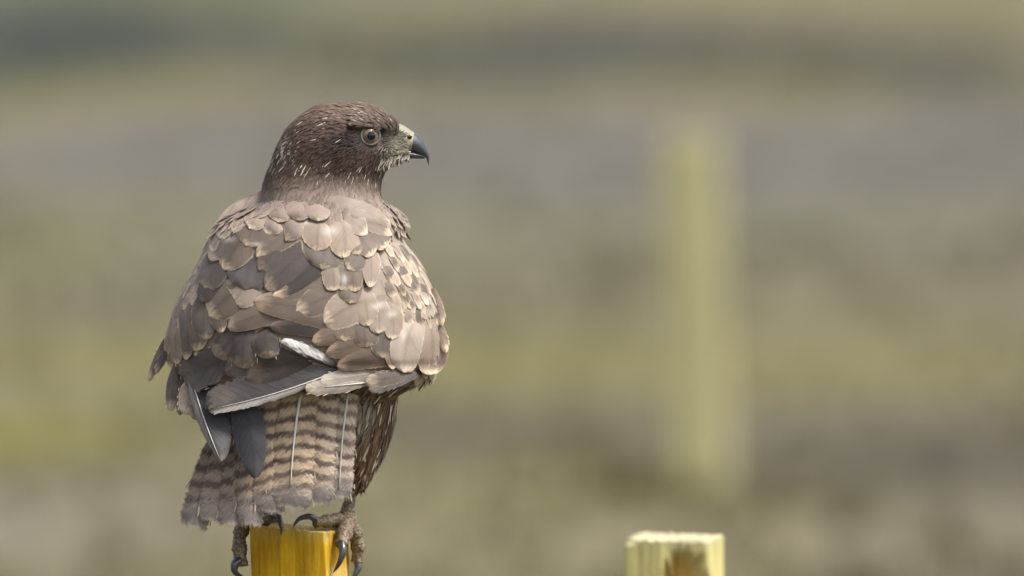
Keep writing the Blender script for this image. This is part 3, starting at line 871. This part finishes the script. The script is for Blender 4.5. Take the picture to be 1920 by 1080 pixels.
def plumage(name, n, y0, y1, L, w, off, lift, colfn, th=(0, 2 * np.pi), jitter=0.18, skip=None, **kw):
    th_, py = scatter(n, y0, y1, *th)
    p = surf(th_, py)
    if skip is not None:
        k = ~skip(p[:, 0], p[:, 1]); th_, py, p = th_[k], py[k], p[k]
    dirs = flow(p[:, 0], py) + rng.normal(0, jitter, (len(py), 2))
    dirs /= np.linalg.norm(dirs, axis=1, keepdims=True)
    P0, n_, t, bb = frame(th_, py, dirs)
    m = len(py)
    Ls = L * rng.uniform(0.7, 1.25, m) if np.isscalar(L) else L(p[:, 0], py) * rng.uniform(0.7, 1.25, m)
    ws = w * rng.uniform(0.7, 1.3, m) if np.isscalar(w) else w(p[:, 0], py) * rng.uniform(0.7, 1.3, m)
    cl_ = colfn(p[:, 0], py, m)
    ws = np.where(cl_.mean(1) > 0.26, ws * 0.6, ws) if name == 'head_plumage' else ws
    return strips(name, P0, n_, t, bb, Ls, ws, (off if np.isscalar(off) else off(p[:, 0], py)) * rng.uniform(0.3, 1.2, m), lift * rng.uniform(0.4, 1.3, m), cl_, **kw)

def head_cols(px, py, m):
    c = body_col(px, py) * rng.uniform(0.72, 1.25, m)[:, None]
    nape = np.exp(-(np.hypot((px - 535) / 28, (py - 282) / 26) ** 2))
    crown = np.exp(-(np.hypot((px - 680) / 60, (py - 224) / 12) ** 2))
    low = np.exp(-(((py - 318) / 14) ** 2)) * (px > 560)
    pr = 0.012 + 0.46 * nape + 0.10 * crown + 0.10 * low
    pr = pr * (1 - np.exp(-(np.hypot((px - 690) / 34, (py - 258) / 22) ** 2)))
    k = rng.random(m) < pr
    c[k] = lin((206, 193, 178)) * rng.uniform(0.6, 1.1, k.sum())[:, None]
    return c
eye_c = (695.5, 255.0)
near_eye = lambda px, py: (np.hypot((px - eye_c[0]), (py - eye_c[1])) < 22) | ((px > 690) & (px < 745) & (np.abs(py - 258) < 16)) | ((px > 747) & (py > 240) & (py < 296))
plumage('head_plumage', 15000, 197, 345, 17.0, 3.3, 3.0, 1.8, head_cols, skip=near_eye)
plumage('neck_plumage', 6500, 332, 424, 26.0, 9.0, lambda px, py: 3.0 + 6 * smooth(372, 400, py), 0.8, skip=lambda px, py: rng.random(len(px)) < 0.8 * smooth(385, 422, py), colfn=lambda px, py, m: body_col(px, py) * rng.uniform(0.68, 1.22, m)[:, None], jitter=0.22, pale_tip=0.10, nseg=5, curl=420)
plumage('breast_plumage', 2600, 410, 720, 46.0, 26.0, 1.0, 1.5, skip=lambda px, py: (py > 585) & (px < 800), colfn=lambda px, py, m: body_col(px, py) * rng.uniform(0.75, 1.1, m)[:, None], nseg=5, curl=500)
def thigh_cols(px, py, m):
    g = (np.exp(-(((px - 680) / 24) ** 2 + ((py - 765) / 34) ** 2)) * 0.8)[:, None]
    c = (lin((104, 82, 62)) * (1 - g) + lin((168, 162, 154)) * g) * rng.uniform(0.55, 1.3, m)[:, None]
    k = rng.random(m) < 0.14
    c[k] = lin((206, 190, 168)) * rng.uniform(0.7, 1.1, k.sum())[:, None]
    return c
plumage('thigh_plumage', 2600, 722, 900, 40.0, 6.0, 5.0, 4.0, thigh_cols, jitter=0.22, nseg=5, curl=900)

# chin bristles and the pale hairs below the gape
def hairs(name, starts, dirs, L, w, d, cols):
    m = len(starts)
    P0 = np.concatenate([starts, d[:, None]], 1)
    t = np.concatenate([dirs, np.zeros((m, 1))], 1); t /= np.linalg.norm(t, axis=1, keepdims=True)
    n = np.tile([0, 0, -1.0], (m, 1)); bb = np.cross(n, t)
    return strips(name, P0, n, t, bb, L, w, np.zeros(m), rng.uniform(0, 3, m), cols, curl=900, nseg=5)
m = 420
sx = rng.uniform(716, 768, m); sy = 290 + rng.uniform(-3, 5, m) + (768 - sx) * 0.12
keep = np.ones(m, bool)
cc = np.where(rng.random(m)[:, None] < 0.7, lin((172, 166, 152)), lin((88, 74, 64))) * rng.uniform(0.75, 1.1, m)[:, None]
side = np.where(rng.random(m) < 0.65, -1, 1)
hairs('chin_plumage', np.stack([sx, sy], 1), np.stack([-0.35 + rng.normal(0, .18, m) - (768 - sx) * 0.002, np.ones(m)], 1), rng.uniform(10, 26, m) * (0.5 + (770 - sx) / 90),
      rng.uniform(1.6, 3.0, m), side * (20 + (768 - sx) * 0.75) * rng.uniform(0.2, 1.0, m), cc)

# ------------------------------------------------------------------ eye, beak, cere
def ball_cap(ctr, axis, R, a0, a1, n=28, m=10):
    axis = np.array(axis, float); axis /= np.linalg.norm(axis)
    e1 = np.cross(axis, (0, 1, 0)); e1 /= np.linalg.norm(e1); e2 = np.cross(axis, e1)
    vs_ = []
    for i in range(m + 1):
        a = a0 + (a1 - a0) * i / m
        for k in range(n):
            q = 2 * math.pi * k / n
            vs_.append(np.array(ctr) + R * (math.cos(a) * axis + math.sin(a) * (math.cos(q) * e1 + math.sin(q) * e2)))
    f = grid_faces(m + 1, n, wrap=True)
    return np.array(vs_), f
for side in (-1, 1):                       # camera side, far side
    axis = np.array([0.26, -0.03, side * 0.96])
    dsurf = F_B(255.0) * 0.86
    ctr = np.array([eye_c[0] - 3.5, eye_c[1] + 1.0, side * (dsurf - 9.5)])
    R = 19.8
    v, f = ball_cap(ctr, axis, R - 0.6, 0.0, math.pi, m=16)
    eye = part('eye', v, f, M_EYEBALL)
    v, f = ball_cap(ctr, axis, R, 0.40, 0.93); part('iris', v, f, M_IRIS).parent = eye
    v, f = ball_cap(ctr, axis, R + 0.15, 0.0, 0.42); part('pupil', v, f, M_PUPIL).parent = eye
    # eyelid: a ring of bare skin, thicker below
    ax = axis / np.linalg.norm(axis)
    e1 = np.cross(ax, (0, 1, 0)); e1 /= np.linalg.norm(e1); e2 = np.cross(ax, e1)
    pts, rr = [], []
    for k in range(49):
        q = 2 * math.pi * k / 48
        pts.append(ctr + (R * 0.60) * ax + (R * 0.90) * (math.cos(q) * e1 + math.sin(q) * e2 * 0.93)); rr.append(2.5)
    v, f = tube(pts, rr, 8, cap=False)
    part('eyelid', v, f, M_RING).parent = eye

def loft(stations, n=28, pw=2.2, sub=6):
    st = spline_rows(stations, sub)
    vs_ = []
    for (tx, ty, bx, by, hw) in st:
        c = np.array([(tx + bx) / 2, (ty + by) / 2]); h = np.array([(tx - bx) / 2, (ty - by) / 2])
        for k in range(n):
            a = 2 * math.pi * k / n
            s_, co = math.sin(a), math.cos(a)
            g = np.sign(s_) * abs(s_) ** (2 / pw); q = np.sign(co) * abs(co) ** (2 / pw)
            # narrower towards the ridge
            wv = hw * q * (1 - 0.28 * max(0, g))
            p = c + h * g
            vs_.append((p[0], p[1], wv))
    f = grid_faces(len(st), n, wrap=True)
    f.append(tuple(range(n - 1, -1, -1))); f.append(tuple((len(st) - 1) * n + k for k in range(n)))
    return np.array(vs_), f
def spline_rows(rows, sub):
    rows = np.asarray(rows, float)
    x = np.arange(len(rows)); q = np.linspace(0, len(rows) - 1, (len(rows) - 1) * sub + 1)
    return np.stack([pchip(x.astype(float), rows[:, k])(q) for k in range(rows.shape[1])], -1)
v, f = loft([(734, 230, 728, 287, 40), (748, 232, 742, 288, 34), (760, 237.5, 753, 287, 29), (771, 245, 764, 285, 24), (777, 249, 771, 285, 21.5)])
part('cere', v, f, M_CERE)
v, f = loft([(770, 245, 763, 283, 21.5), (778, 249.5, 771, 285, 19), (788, 257.5, 779, 287, 15.5), (796.5, 268, 788, 291, 11.5), (802, 280, 795.5, 294, 7.5), (804.8, 292, 799.8, 299, 4.2), (804.5, 302, 801.5, 304.5, 2.0), (803.5, 310, 802.8, 310, 0.4)])
beak = part('beak', v, f, M_HORN)
v, f = loft([(728, 282, 728, 303, 28), (748, 281, 747, 301, 20), (766, 281, 765, 298, 15), (783, 285, 782, 298, 10), (797, 291, 796, 298, 4.5)])
part('lower_mandible', v, f, M_HORN).parent = beak
for side in (-1, 1):
    # nostril: a dark slit set into the cere
    pts = spline([(763, 260, side * 22.5), (768, 257.5, side * 21.8), (773, 257, side * 20.0)], 8)
    v, f = tube(pts, np.array([1.0, 2.4, 3.4, 3.8, 3.6, 3.0, 2.2, 0.8]), 10)
    part('nostril', v, f, M_DARK)
    pts = spline([(708, 293, side * 52), (722, 291, side * 44), (740, 287.5, side * 35), (757, 285, side * 27), (770, 285.5, side * 21.5)], 20)
    v, f = tube(pts, np.interp(np.linspace(0, 1, 20), [0, .2, .7, 1], [0.6, 2.6, 3.4, 1.5]), 8)
    part('gape', v, f, M_GAPE)
# lore: fine bristles between eye and beak
m = 330
sx = rng.uniform(714, 757, m); sy = rng.uniform(248, 286, m)
cols = body_col(sx, sy) * rng.uniform(0.7, 1.3, m)[:, None]
cols[sx > 739] = lin((146, 142, 124)) * rng.uniform(0.75, 1.15, (sx > 739).sum())[:, None]
dd = np.minimum(depth(sx, sy) - bumps(sx, sy), -np.interp(sx, [728, 742, 753, 764, 771], [40, 34, 29, 24, 21.5]) * (1 - ((sy - 262) / 60) ** 2)) - 2.0
hairs('lore_plumage', np.stack([sx, sy], 1), np.stack([0.75 + rng.normal(0, .2, m), -0.15 + (sy - 262) * 0.02 + rng.normal(0, .25, m)], 1), rng.uniform(8, 15, m), rng.uniform(1.5, 2.6, m), dd, cols)

# ------------------------------------------------------------------ legs and feet
def scutes(k, n_):
    def ring(t, a):
        s_ = (t * n_) % 1.0
        return 1 + k * (0.5 - s_) + 0.05 * math.sin(a * 5 + t * 40)
    return ring
def foot(tarsus, toes):
    tarsus = [(a, b_, c, r * 0.86) for a, b_, c, r in tarsus]
    toes = [([(a, b_, c, r * 0.84) for a, b_, c, r in p], [(a, b_, c, r * 0.8) for a, b_, c, r in q]) for p, q in toes]
    ft = None
    v, f = tube(spline(tarsus, 40)[:, :3], spline(tarsus, 40)[:, 3], 14, ring=scutes(0.10, 14))
    allv, allf = [v], list(f)
    cnt = len(v)
    tal = []
    for pts, claw in toes:
        sp_ = spline(pts, 34)
        knob = 1 + 0.10 * np.cos(np.linspace(0, 1, 34) * 2 * np.pi * 3)
        v, f = tube(sp_[:, :3], sp_[:, 3] * knob, 14, ring=scutes(0.16, 13))
        allv.append(v); allf += [tuple(i + cnt for i in q) for q in f]; cnt += len(v)
        tal.append(claw)
    ft = part('foot', np.concatenate(allv), allf, M_FOOT)
    for claw in tal:
        sp_ = spline(claw, 18)
        v, f = tube(sp_[:, :3], sp_[:, 3], 12)
        part('talon', v, f, M_TALON).parent = ft
foot([(664, 860, 34, 15), (659, 905, 36, 13), (655, 940, 40, 12.5), (650, 962, 42, 16), (646, 980, 42, 20)],
     [([(646, 976, 40, 18), (626, 977, 14, 15), (606, 979, -4, 13.5), (590, 981, -14, 10)], [(594, 977, -12, 8.5), (580, 969, -17, 7.5), (564, 972, -21, 5.8), (554, 981, -24, 3.6), (549, 990, -26, 0.6)]),
      ([(648, 978, 40, 19), (648, 990, 8, 18), (645, 1004, -18, 17), (640, 1022, -34, 13)], [(641, 1018, -36, 10), (643, 1034, -48, 9), (638, 1052, -50, 6.5), (631, 1065, -46, 4), (624, 1075, -40, 0.6)]),
      ([(652, 978, 46, 19), (664, 1002, 52, 17), (670, 1030, 58, 14.5), (668, 1056, 62, 12)], [(668, 1052, 60, 9.5), (671, 1066, 56, 8.5), (666, 1078, 52, 6.5), (656, 1092, 48, 0.8)]),
      ([(650, 978, 50, 17), (640, 982, 84, 14), (628, 984, 110, 11)], [(630, 982, 106, 8), (620, 976, 124, 6.5), (612, 984, 138, 0.6)])])
foot([(486, 850, 38, 15), (480, 905, 40, 13), (474, 945, 42, 13), (470, 965, 42, 16), (468, 978, 40, 19)],
     [([(468, 976, 38, 19), (455, 990, 22, 17), (448, 1012, 10, 15.5), (449, 1040, 4, 16), (451, 1062, 0, 15)], [(449, 1052, -6, 11), (440, 1058, -14, 10), (439, 1070, -16, 8), (448, 1080, -10, 5), (460, 1084, -2, 0.8)]),
      ([(470, 974, 38, 18), (486, 974, 10, 17), (503, 972, -14, 14.5), (512, 970, -24, 10)], [(508, 967, -20, 9.5), (519, 966, -36, 8.5), (526, 980, -46, 6.5), (528, 992, -49, 4), (527, 1005, -48, 0.6)]),
      ([(472, 976, 44, 17), (492, 979, 80, 14), (512, 982, 104, 11)], [(508, 980, 100, 8), (520, 974, 118, 6.5), (528, 984, 130, 0.6)])])

# ------------------------------------------------------------------ loose barbs fraying the edges and tips of the tail and wing feathers
def fray():
    st, dr, ln, wd, dp, cl = [], [], [], [], [], []
    for name, P, col in LAST:
        if name == 'tail_feather':
            n_edge, n_tip, k = 6, 0, 1.0
        elif name == 'wing_feather':
            n_edge, n_tip, k = 5, 0, 0.6
        else:
            continue
        nv, nu = P.shape[:2]
        for q in range(n_edge + n_tip):
            if q < n_edge:
                i = int(nv * rng.uniform(0.3, 0.93)); j = 0 if rng.random() < 0.5 else nu - 1
            else:
                i = nv - 2 - int(rng.integers(0, max(2, nv // 12))); j = int(rng.integers(0, nu))
            i = min(i, nv - 2)
            ax = P[i + 1, nu // 2] - P[i, nu // 2]; ax = ax / (np.linalg.norm(ax) + 1e-6)
            out = P[i, j] - P[i, nu // 2]; out = out / (np.linalg.norm(out) + 1e-6)
            d = ax[:2] * rng.uniform(0.8, 1.2) + out[:2] * rng.uniform(0.0, 0.35)
            L_ = k * (rng.uniform(9, 22) if q < n_edge else rng.uniform(4, 18))
            st.append(P[i, j, :2] - d * L_ * 0.55); dr.append(d); ln.append(L_); wd.append(k * (rng.uniform(1.6, 3.6) if q < n_edge else rng.uniform(2.0, 7.0))); dp.append(P[i, j, 2] - 2.0 * k)
            cl.append(col[i, j] * (rng.uniform(0.9, 1.3) if q < n_edge else rng.uniform(0.6, 1.05)))
    o = hairs('loose_barbs', np.array(st), np.array(dr), np.array(ln), np.array(wd), np.array(dp), np.array(cl))
fray()
